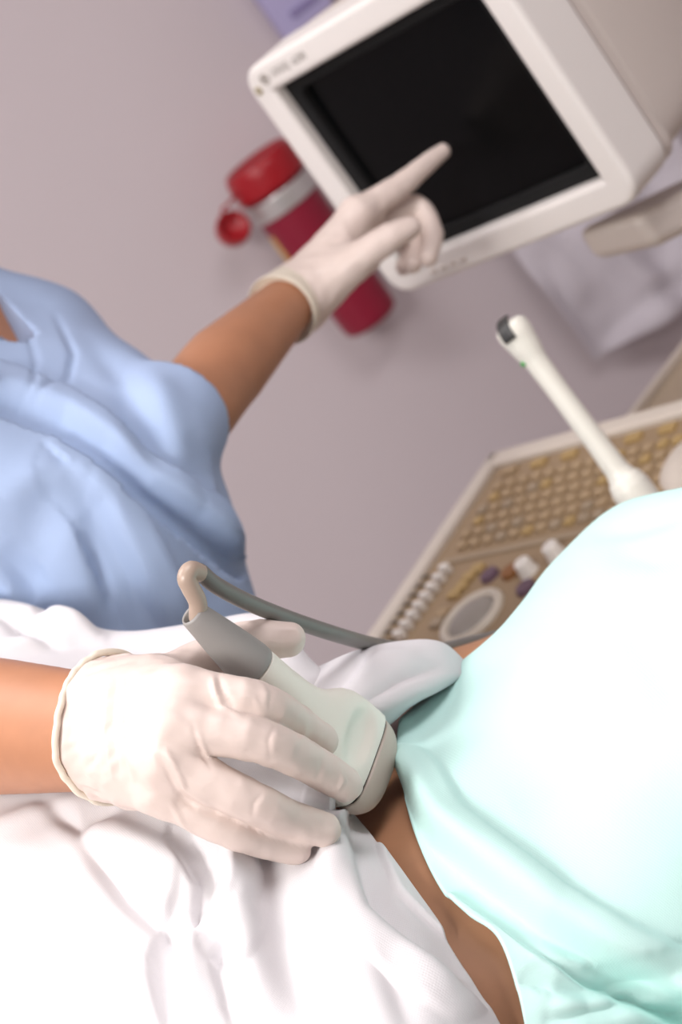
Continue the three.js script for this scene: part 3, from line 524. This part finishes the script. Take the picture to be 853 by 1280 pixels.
// scrub top: torso, both sleeves, open at the neck and the sleeves
const slv = at(222, 514, 1.455);
{
  const up = V(0, 1, 0);
  const torso = union([cap(at(46, 460, 1.56), at(176, 543, 1.445), 0.06, 0.05), cap(at(-75, 385, 1.55), at(30, 452, 1.56), 0.05, 0.06), ell(at(140, 650, 1.44), V(0.085, 0.095, 0.085)), cap(at(0, 560, 1.48), at(105, 720, 1.44), 0.09, 0.102), cap(at(105, 720, 1.44), at(140, 850, 1.46), 0.102, 0.115), cap(at(140, 850, 1.46), V(-0.3, 0.84, -1.47), 0.115, 0.15), cap(at(-60, 470, 1.5), shR, 0.06, 0.07), cap(shR, shR.clone().lerp(elbR, 0.62), 0.07, 0.066), cap(shR, at(60, 680, 1.4), 0.07, 0.09)], 0.035);
  const sd = lw.clone().sub(slv).normalize(), sleeve = cap(le, slv.clone().addScaledVector(sd, 0.03), 0.046, 0.0425), sR = shR.clone().lerp(elbR, 0.66), rd = elbR.clone().sub(shR).normalize();
  const vA = at(-30, 390, 1.5), vdir = at(26, 470, 1.44).sub(neck).normalize();
  const nk = cap(neck.clone().add(V(0, 0.06, 0)), at(4, 436, 1.462), 0.062, 0.026);
  const f = (x, y, z) => {
    const h = (x - slv.x) * sd.x + (y - slv.y) * sd.y + (z - slv.z) * sd.z;
    let d = smin(torso(x, y, z), Math.max(sleeve(x, y, z), h), 0.012);
    const g = (x - sR.x) * rd.x + (y - sR.y) * rd.y + (z - sR.z) * rd.z; if (Math.hypot(x - sR.x, y - sR.y, z - sR.z) < 0.14) d = Math.max(d, g);
    d = Math.max(d, -nk(x, y, z), 0.80 - y);
    return d;
  };
  const b = new THREE.Box3(); for (const p of [shR, shL, slv, elbR, neck, V(-0.3, 0.84, -1.47), at(170, 850, 1.46)]) b.expandByPoint(p);
  b.min.subScalar(0.18); b.max.addScalar(0.18); b.min.y = 0.77;
  const g = nets(f, b.min.toArray(), b.max.toArray(), 0.0036);
  const folds = [
    { p: [[-10, 488], [26, 499], [79, 519], [131, 554], [188, 606], [245, 646], [300, 694]], w: 5.5, h: -0.011, step: true, far: 55, full: true },
    { p: [[87, 585], [127, 628], [153, 681], [175, 725], [206, 790]], w: 9, h: -0.009, step: true, far: 42 },
    { p: [[269, 593], [280, 641], [300, 688]], w: 6, h: 0.004, step: true, far: 24 },
    { p: [[150, 465], [180, 545], [192, 602]], w: 22, h: -0.006 }, { p: [[190, 470], [215, 540], [225, 600]], w: 20, h: 0.005 },
    { p: [[-10, 695], [20, 730], [40, 760]], w: 7, h: 0.008, step: true, far: 30 },
    { p: [[60, 600], [40, 680], [60, 760]], w: 30, h: -0.006 }, { p: [[0, 620], [60, 590], [110, 600]], w: 26, h: 0.007 },
    { p: [[200, 640], [250, 700], [275, 760]], w: 18, h: -0.004 }, { p: [[180, 650], [215, 720], [230, 780]], w: 16, h: 0.005 }, { p: [[110, 660], [130, 720], [150, 790]], w: 14, h: -0.006 },
    { p: [[30, 400], [45, 450], [40, 490], [25, 505]], w: 4, h: -0.0018 }, { p: [[70, 395], [92, 440], [84, 475], [40, 505]], w: 4, h: -0.003 },
    { p: [[110, 420], [150, 470], [160, 520]], w: 16, h: -0.003 }];
  const pos = g.attributes.position, nor = g.attributes.normal;
  for (let i = 0; i < pos.count; i++) {
    const p = V(pos.getX(i), pos.getY(i), pos.getZ(i)), n = V(nor.getX(i), nor.getY(i), nor.getZ(i)), [x, y] = proj(p), fac = ss(-0.05, 0.4, n.dot(camera.position.clone().sub(p).normalize()));
    const d = foldHeight(folds, x, y) * fac + 0.0022 * noise(p.x * 13, p.y * 13, p.z * 13) + 0.0006 * noise(p.x * 34, p.y * 34, p.z * 34);
    pos.setXYZ(i, p.x + n.x * d, p.y + n.y * d, p.z + n.z * d);
  }
  g.computeVertexNormals();
  part('scrub_top', local(g, clinician), M.scrub, clinician, 'light blue scrub top with folds');
  const legs = union([cap(V(-0.3, 0.9, -1.47), V(-0.3, 0.8, -1.47), 0.15, 0.14), cap(V(-0.36, 0.8, -1.41), V(-0.36, 0.09, -1.41), 0.1, 0.075), cap(V(-0.24, 0.8, -1.53), V(-0.22, 0.09, -1.55), 0.1, 0.075)], 0.03);
  part('trousers', local(nets((x, y, z) => Math.max(legs(x, y, z), 0.05 - y, y - 0.88), [-0.52, 0.02, -1.7], [-0.06, 0.93, -1.26], 0.012), clinician), M.scrub, clinician);
  for (const [x, z] of [[-0.33, -1.4], [-0.19, -1.54]]) { const s = new THREE.SphereGeometry(0.05, 24, 16).scale(2.5, 0.9, 0.95).translate(x, 0.045, z); part('shoe', local(s, clinician), M.shoe, clinician); }
}

// ------------------------------------------------------------------ monitor
const YAW = -54.5 * D2R;
{
  const c = V(0.083, 0.341, -1.72).applyQuaternion(camera.quaternion).add(camera.position);
  const t = thing('crt_monitor', 'beige tube monitor with a dark screen, turned towards the pointing hand', 'monitor', [c.x, c.y, c.z]);
  t.rotation.y = YAW;
  const W = 0.332, H = 0.264, w = 0.28, h = 0.21;
  const rr = (S, W, H, r) => { S.moveTo(-W / 2 + r, -H / 2); S.lineTo(W / 2 - r, -H / 2); S.quadraticCurveTo(W / 2, -H / 2, W / 2, -H / 2 + r); S.lineTo(W / 2, H / 2 - r); S.quadraticCurveTo(W / 2, H / 2, W / 2 - r, H / 2); S.lineTo(-W / 2 + r, H / 2); S.quadraticCurveTo(-W / 2, H / 2, -W / 2, H / 2 - r); S.lineTo(-W / 2, -H / 2 + r); S.quadraticCurveTo(-W / 2, -H / 2, -W / 2 + r, -H / 2); return S; };
  const fr = rr(new THREE.Shape(), W - 0.012, H - 0.012, 0.02); fr.holes.push(rr(new THREE.Path(), w + 0.006, h + 0.006, 0.006));
  part('bezel', new THREE.ExtrudeGeometry(fr, { depth: 0.05, bevelEnabled: true, bevelSize: 0.006, bevelThickness: 0.006, bevelSegments: 5, curveSegments: 12 }).translate(0, 0, -0.05), M.plastic, t);
  const sh = new THREE.ExtrudeGeometry(rr(new THREE.Shape(), W - 0.004, H - 0.004, 0.022), { depth: 0.012, bevelEnabled: false, curveSegments: 12 }).translate(0, 0, -0.068);
  part('housing_band', sh, M.plasticSide, t);
  const X = V(1, 0, 0), Y = V(0, 1, 0), sec = (z, a, b, y = 0, e = 9) => [V(0, y, z), X, Y, a, b, e];
  part('housing', loft([sec(-0.068, W / 2 - 0.004, H / 2 - 0.004), sec(-0.07, W / 2 - 0.0005, H / 2 - 0.0005), sec(-0.16, W / 2 - 0.004, H / 2 - 0.006), sec(-0.24, W / 2 - 0.022, H / 2 - 0.02, 0.006), sec(-0.33, W / 2 - 0.055, H / 2 - 0.045, 0.012), sec(-0.36, W / 2 - 0.07, H / 2 - 0.06, 0.014)].reverse(), 96), M.plasticSide, t);  // darker than the bezel: shade on the side is put into its colour
  part('screen_surround', new THREE.ExtrudeGeometry((() => { const s = rr(new THREE.Shape(), w + 0.008, h + 0.008, 0.006); s.holes.push(rr(new THREE.Path(), w - 0.03, h - 0.028, 0.012)); return s; })(), { depth: 0.006, bevelEnabled: true, bevelSize: 0.002, bevelThickness: 0.004, bevelSegments: 2 }).translate(0, 0, -0.018), M.screenMask, t, 'black inner frame of the screen');
  const gl = new THREE.PlaneGeometry(w - 0.02, h - 0.02, 40, 30), gp = gl.attributes.position;
  for (let i = 0; i < gp.count; i++) gp.setZ(i, -0.012 - 0.25 * (gp.getX(i) ** 2 + gp.getY(i) ** 2)); gl.computeVertexNormals();
  part('screen', gl, M.screenGlass, t, 'dark glossy glass');
  const bx = -W / 2, by = H / 2;
  part('power_badge', new THREE.CylinderGeometry(0.0042, 0.0042, 0.0016, 24).rotateX(Math.PI / 2).translate(bx + 0.013, by - 0.022, 0.0066), M.badge, t);
  const label = (txt, cw, chh, fs, weight = '') => {
    const cv = document.createElement('canvas'); cv.width = cw; cv.height = chh; const g = cv.getContext('2d');
    g.fillStyle = '#ece7e2'; g.fillRect(0, 0, cw, chh); g.fillStyle = '#7b746d'; g.font = weight + ' ' + fs + 'px sans-serif'; g.textBaseline = 'middle'; g.fillText(txt, 6, chh / 2); return cv;
  };
  const cv = label('LOGIQ  α200', 512, 96, 78, 'bold'), tx = new THREE.CanvasTexture(cv); tx.colorSpace = THREE.SRGBColorSpace;
  part('lettering', new THREE.PlaneGeometry(0.06, 0.0125).translate(bx + 0.0685, by - 0.0145, 0.0062), std(0xffffff, 0.5, { map: tx }), t, 'grey lettering on the bezel');
  const ring = new THREE.TorusGeometry(0.0046, 0.0009, 10, 28).translate(bx + 0.029, by - 0.0155, 0.0064); part('round_emblem', mergeGeometries([ring, tube([V(-0.0025, -0.001, 0), V(-0.001, 0.002, 0), V(0.0005, -0.0015, 0), V(0.0025, 0.0015, 0)], 0.0006, 16, 6).translate(bx + 0.029, by - 0.0155, 0.0066)]), M.print, t, 'small round monogram emblem');
  for (let i = 0; i < 4; i++) part('button', box(0.008, 0.004, 0.003, bx + 0.065 + i * 0.014, -by + 0.012, 0.0065, 0.001), M.plasticSide, t);
}

// ------------------------------------------------------------------ ultrasound console
{
  const O = atY(618, 572, 0.88), t = thing('ultrasound_console', 'beige ultrasound console with keyboard, sliders and trackball beyond the patient', 'console', [O.x, 0, O.z]);
  t.rotation.y = YAW;
  // deck: local x along the far edge, local z towards its user, sloping down
  const deck = new THREE.Group(); const slope = 4.5 * D2R, y0 = 0.88;
  const put = (name, geo, mat, label, x = 0, z = 0, up = 0) => { geo.rotateX(slope); geo.translate(x, y0 - z * Math.sin(slope) + up * Math.cos(slope), z * Math.cos(slope)); return part(name, geo, mat, t, label); };
  const W = 0.42, D = 0.33;
  put('deck', box(W, 0.06, D, W / 2, -0.034, D / 2, 0.012), M.panelFrame, 'off white deck with raised rim', 0, 0, 0);
  const rim = (w, d, x, z) => put('rim', box(w, 0.016, d, x, 0, z, 0.005), M.panelFrame);
  rim(W, 0.022, W / 2, 0.011); rim(0.02, D, 0.01, D / 2); rim(0.02, D, W - 0.01, D / 2); rim(W, 0.022, W / 2, D - 0.011);
  put('control_panel', box(W - 0.04, 0.008, D - 0.044, W / 2, -0.003, D / 2, 0.002), M.panel, 'tan control panel');
  // where a spot of the panel lies, measured in the photograph
  const q = new THREE.Matrix4().makeRotationY(YAW).setPosition(O.x, 0, O.z).invert(), nrm = V(0, Math.cos(slope), Math.sin(slope)).applyAxisAngle(V(0, 1, 0), YAW), P0 = V(O.x, y0, O.z);
  const on = (x, y) => { const r = ray(x, y), k = P0.clone().sub(camera.position).dot(nrm) / r.dot(nrm), p = camera.position.clone().addScaledVector(r, k).applyMatrix4(q); return [p.x, p.z / Math.cos(slope)]; };
  const keyG = box(0.0115, 0.005, 0.0105, 0, 0.003, 0, 0.0018), key = (x, z, m, s = 1) => put('key', (s === 1 ? keyG.clone() : box(0.0125 * s, 0.006, 0.0115, 0, 0.003, 0, 0.0018)), m, undefined, x, z, 0);
  for (let r = 0; r < 6; r++) for (let c = 0; c < 15; c++) { const x = 0.048 + c * 0.0182 + (r % 2) * 0.006, z = 0.058 + r * 0.0168; key(x, z, (rnd() < 0.16 ? M.keyYellow : rnd() < 0.2 ? M.keyGrey : M.keyTan)); }
  for (let c = 0; c < 7; c++) key(0.05 + c * 0.042, 0.036, c % 3 ? M.keyYellow : M.keyTan, 1.5);
  put('ledge', box(0.33, 0.004, 0.007, 0.2, 0.002, 0.162, 0.002), M.keyGrey);
  put('deck_hump', new THREE.SphereGeometry(0.045, 36, 20).scale(1, 0.4, 1), M.panelFrame, 'off white rounded rest at the panel edge', ...on(882, 575));
  const a0 = on(562, 717), a7 = on(505, 799);
  for (let i = 0; i < 8; i++) {
    const x = lerp(a0[0], a7[0], i / 7), z = lerp(a0[1], a7[1], i / 7);
    put('slider_slot', box(0.034, 0.002, 0.004, -0.02, 0.0015, 0, 0.0006), M.slot, undefined, x, z);
    put('slider', box(0.013, 0.011, 0.0068, 0, 0.006, 0, 0.0025), M.knob, undefined, x, z);
  }
  const [bx, bz] = on(592, 774);
  put('trackball_ring', new THREE.TorusGeometry(0.03, 0.005, 14, 48).rotateX(Math.PI / 2).translate(0, 0.002, 0), M.ring, undefined, bx, bz);
  put('trackball', new THREE.SphereGeometry(0.027, 36, 20).scale(1, 0.5, 1).translate(0, -0.002, 0), M.ball, undefined, bx, bz);
  for (const [x, y] of [[663, 716], [698, 696]]) { const [kx, kz] = on(x, y); put('knob', new THREE.LatheGeometry([[0, 0.015], [0.0065, 0.015], [0.008, 0.0135], [0.0088, 0.003], [0.01, 0.0015], [0.01, 0]].map((a) => new THREE.Vector2(...a)), 32), M.knob, undefined, kx, kz); }
  for (const [x, y, m] of [[615, 722, M.keyPurple], [641, 718, M.keyBrown], [660, 738, M.keyPurple]]) { const [kx, kz] = on(x, y); put('round_button', new THREE.CylinderGeometry(0.009, 0.01, 0.006, 28).translate(0, 0.003, 0), m, undefined, kx, kz); }
  for (const [x, y, m] of [[589, 724, M.keyYellow], [580, 736, M.keyYellow], [571, 746, M.keyYellow], [556, 770, M.keyTan], [549, 782, M.keyGrey], [600, 714, M.keyYellow]]) { const [kx, kz] = on(x, y); key(kx, kz, m, 1.2); }
  part('cabinet', box(0.36, 0.7, 0.44, 0.21, 0.43, -0.1, 0.02), M.plasticSide, t);
  part('plinth', box(0.38, 0.06, 0.56, 0.21, 0.1, -0.1, 0.02), M.plasticDark, t);
  for (const [x, z] of [[0.06, -0.32], [0.36, -0.32], [0.06, 0.14], [0.36, 0.14]]) part('castor', new THREE.CylinderGeometry(0.04, 0.04, 0.03, 24).rotateZ(Math.PI / 2).translate(x, 0.04, z), M.dark, t);
  // rear shelf and the arm that carries the monitor
  const inv = (p) => { p.applyMatrix4(q); return p; };
  part('rear_shelf', box(0.4, 0.03, 0.46, 0.236, 0.783, -0.225, 0.004), M.wood, t, 'tan rear shelf');
  for (const [w, dd, x, z] of [[0.012, 0.47, 0.036, -0.225], [0.4, 0.012, 0.236, -0.454]]) part('shelf_rim', box(w, 0.04, dd, x, 0.787, z, 0.004), M.panelFrame, t);
  const b0 = inv(at(768, 300, 1.74)), b1 = inv(at(905, 232, 1.8));
  const dir = b1.clone().sub(b0), len = dir.length(), bar = box(len, 0.036, 0.1, len / 2, 0, 0, 0.012); bar.applyMatrix4(new THREE.Matrix4().makeBasis(dir.clone().normalize(), V(0, 1, 0), dir.clone().normalize().cross(V(0, 1, 0))).setPosition(b0));
  const hb = inv(at(790, 612, 1.5)); hb.y -= 0.062;
  part('wand_holder', new THREE.LatheGeometry([[0.0, 0], [0.024, 0], [0.0225, 0.035], [0.0175, 0.035], [0.017, 0.004], [0, 0.004]].map((a) => new THREE.Vector2(...a)), 36).translate(hb.x, hb.y, hb.z), M.plasticSide, t, 'plastic cup holding the wand');
  part('monitor_arm', bar, M.plasticSide, t, 'grey beige arm under the monitor');
}

// ------------------------------------------------------------------ second transducer: slim wand standing in its holder
{
  const b = at(790, 612, 1.5), tip = at(634, 402, 1.5), ax = tip.clone().sub(b), L = ax.length(); ax.normalize();
  const t = thing('ultrasound_wand', 'slim off white internal ultrasound wand standing upright beside the console keyboard', 'transducer', b.toArray());
  const side = camAxis(-0.6, 0.1, -0.8); side.addScaledVector(ax, -side.dot(ax)).normalize(); const fwd = ax.clone().cross(side);
  const S = (s, r, e = 2, k = 1) => [ax.clone().multiplyScalar(s), side, fwd, r, r * k, e];
  const prof = [[-0.055, 0.011], [-0.051, 0.014], [-0.03, 0.0155], [-0.012, 0.0162], [0.002, 0.0160], [0.009, 0.0142], [0.014, 0.0112], [0.02, 0.0098], [0.05, 0.009], [L * 0.6, 0.0088], [L * 0.76, 0.0095], [L * 0.86, 0.0125], [L * 0.93, 0.0142], [L * 0.97, 0.0135], [L * 0.99, 0.0105], [L * 1.0, 0.005]];
  const pts = []; for (let i = 0; i < prof.length - 1; i++) for (let k = 0; k < 3; k++) pts.push([lerp(prof[i][0], prof[i + 1][0], k / 3), lerp(prof[i][1], prof[i + 1][1], ss(0, 1, k / 3))]); pts.push(prof[prof.length - 1]);
  part('shaft', loft(pts.map(([s, r]) => S(s, r)), 40), M.probe, t);
  // dark window wrapped over the tip
  const win = []; for (let k = 0; k <= 10; k++) { const a = lerp(-0.25, 1.35, k / 10), c = ax.clone().multiplyScalar(L * 0.935).addScaledVector(side, 0.0142 * Math.cos(a)).addScaledVector(ax, 0.0142 * Math.sin(a)), n = side.clone().multiplyScalar(Math.cos(a)).addScaledVector(ax, Math.sin(a)); win.push([c, fwd, n, 0.0058, 0.0012, 3]); }
  part('window', loft(win, 20), M.dark, t, 'dark acoustic window at the tip');
  const lf = camAxis(-1, 0.75, -0.35); lf.addScaledVector(ax, -lf.dot(ax)).normalize(); const gm = ax.clone().multiplyScalar(L * 0.79).addScaledVector(lf, 0.0098); part('marker_dot', new THREE.SphereGeometry(0.0024, 14, 10).translate(gm.x, gm.y, gm.z), M.green, t, 'small green orientation mark');
}

// ------------------------------------------------------------------ things on the wall
{
  const c = atZ(466, 401, WZ + 0.075), t = thing('sharps_container', 'dark red cylindrical sharps container strapped to the wall', 'container', [c.x, c.y, c.z]);
  const lathe = (p, s = 56) => new THREE.LatheGeometry(p.map((a) => new THREE.Vector2(...a)), s);
  part('canister', lathe([[0, 0], [0.04, 0], [0.0445, 0.004], [0.0465, 0.015], [0.053, 0.235], [0.0525, 0.26], [0, 0.26]]), M.redBody, t, 'dark red plastic canister');
  part('strap', lathe([[0.053, 0.222], [0.055, 0.222], [0.0553, 0.225], [0.0553, 0.249], [0.055, 0.252], [0.053, 0.252]]), M.strap, t, 'bright metal strap');
  part('bracket', box(0.05, 0.12, 0.03, 0, 0.2, -0.06, 0.003), M.strap, t);
  part('lid', lathe([[0.05, 0.258], [0.058, 0.258], [0.0592, 0.262], [0.0592, 0.29], [0.056, 0.3], [0.052, 0.306], [0.047, 0.306], [0.045, 0.301], [0.0, 0.299]]), M.redLid, t, 'bright red screw lid');
  const ca = atZ(292, 284, WZ + 0.1).sub(t.position), cg = lathe([[0, -0.006], [0.019, -0.006], [0.021, 0.006], [0.0245, 0.006], [0.0262, 0.002], [0.0262, -0.014], [0.023, -0.019], [0, -0.019]], 36).rotateX(1.1).rotateZ(-0.6).translate(ca.x, ca.y, ca.z);
  const cp = part('hanging_cap', cg, M.redLid, t, 'round red cap hanging from the lid');
  part('tether', tube([V(-0.056, 0.282, 0.02), V(-0.072, 0.28, 0.03), V(ca.x + 0.002, ca.y + 0.03, ca.z), V(ca.x, ca.y + 0.012, ca.z)], 0.0025, 24, 8), M.redLid, cp);
  const ls = []; for (let k = 0; k <= 6; k++) { const a = lerp(-2.75, -3.4, k / 6); ls.push([V(0.0515 * Math.cos(a), 0.15, 0.0515 * Math.sin(a) * -1), V(0, 1, 0), V(Math.cos(a), 0, -Math.sin(a)), 0.05, 0.0007, 6]); }
  part('warning_label', loft(ls, 16), M.yellow, t, 'yellow label wrapped on the left side');
}
{
  const t = thing('hanging_cloth', 'wrinkled white plastic liner hanging against the wall behind the monitor', 'liner', atZ(745, 300, WZ + 0.05).toArray());
  const z = WZ + 0.06, L = atZ(642, 312, z), C = atZ(747, 452, z), Rr = atZ(860, 374, z), net = [];
  const ex = Rr.clone().sub(C).multiplyScalar(1 / 3), ey = L.clone().sub(C);
  for (let i = 0; i < 7; i++) { const row = []; for (let j = 0; j < 8; j++) { const p = C.clone().addScaledVector(ey, (6 - i) / 6 * 1.7).addScaledVector(ex, j * 0.75); p.z += 0.02 * Math.sin(j * 1.9 + i * 0.5) + 0.012 * Math.sin(i * 1.7 + j) + (j === 0 ? -0.015 : 0.012); row.push(p); } net.push(row); }
  const folds = [{ p: [[655, 330], [700, 390], [745, 440]], w: 9, h: 0.012 }, { p: [[680, 330], [715, 390], [750, 430]], w: 10, h: -0.012 }, { p: [[755, 440], [800, 405], [860, 370]], w: 8, h: 0.012 }, { p: [[760, 420], [810, 380], [860, 340]], w: 10, h: -0.01 }, { p: [[790, 330], [820, 350], [860, 330]], w: 12, h: 0.01 }];
  part('liner_sheet', local(cloth(net, 70, 60, { folds, thick: 0.002, rough: 0.006, freq: 12, flip: false }), t), M.bag, t);
  part('hook', box(0.16, 0.02, 0.03, 0.1, ey.y * 1.68 + C.y - t.position.y, -0.03, 0.004), M.metal, t);
}
{
  const c = atZ(353, 50, WZ), t = thing('glove_box', 'lavender cardboard dispenser box on the wall above the monitor', 'box', [c.x, c.y, WZ]);
  part('carton', box(0.088, 0.22, 0.05, 0.044, 0.11, 0.025, 0.003), M.lavender, t);
  part('tab_shade', box(0.05, 0.012, 0.004, 0.05, 0.024, 0.051, 0.001), M.lavenderShade, t);  // dark L on the front: tab and slot shadow painted as two strips
  part('slot_shade', box(0.012, 0.1, 0.003, 0.07, 0.07, 0.051, 0.001), M.lavenderShade, t);  // upright of the L, the slot shadow put into the colour
  const p = thing('paper_box', 'white box beside the lavender dispenser on the wall', 'box', [c.x + 0.1, c.y, WZ]);
  part('carton', box(0.09, 0.22, 0.045, 0.045, 0.11, 0.0225, 0.003), M.paper, p); part('edge_strip', box(0.012, 0.22, 0.004, 0.006, 0.11, 0.046, 0.001), M.plasticSide, p);
}
renderer.render(scene, camera);
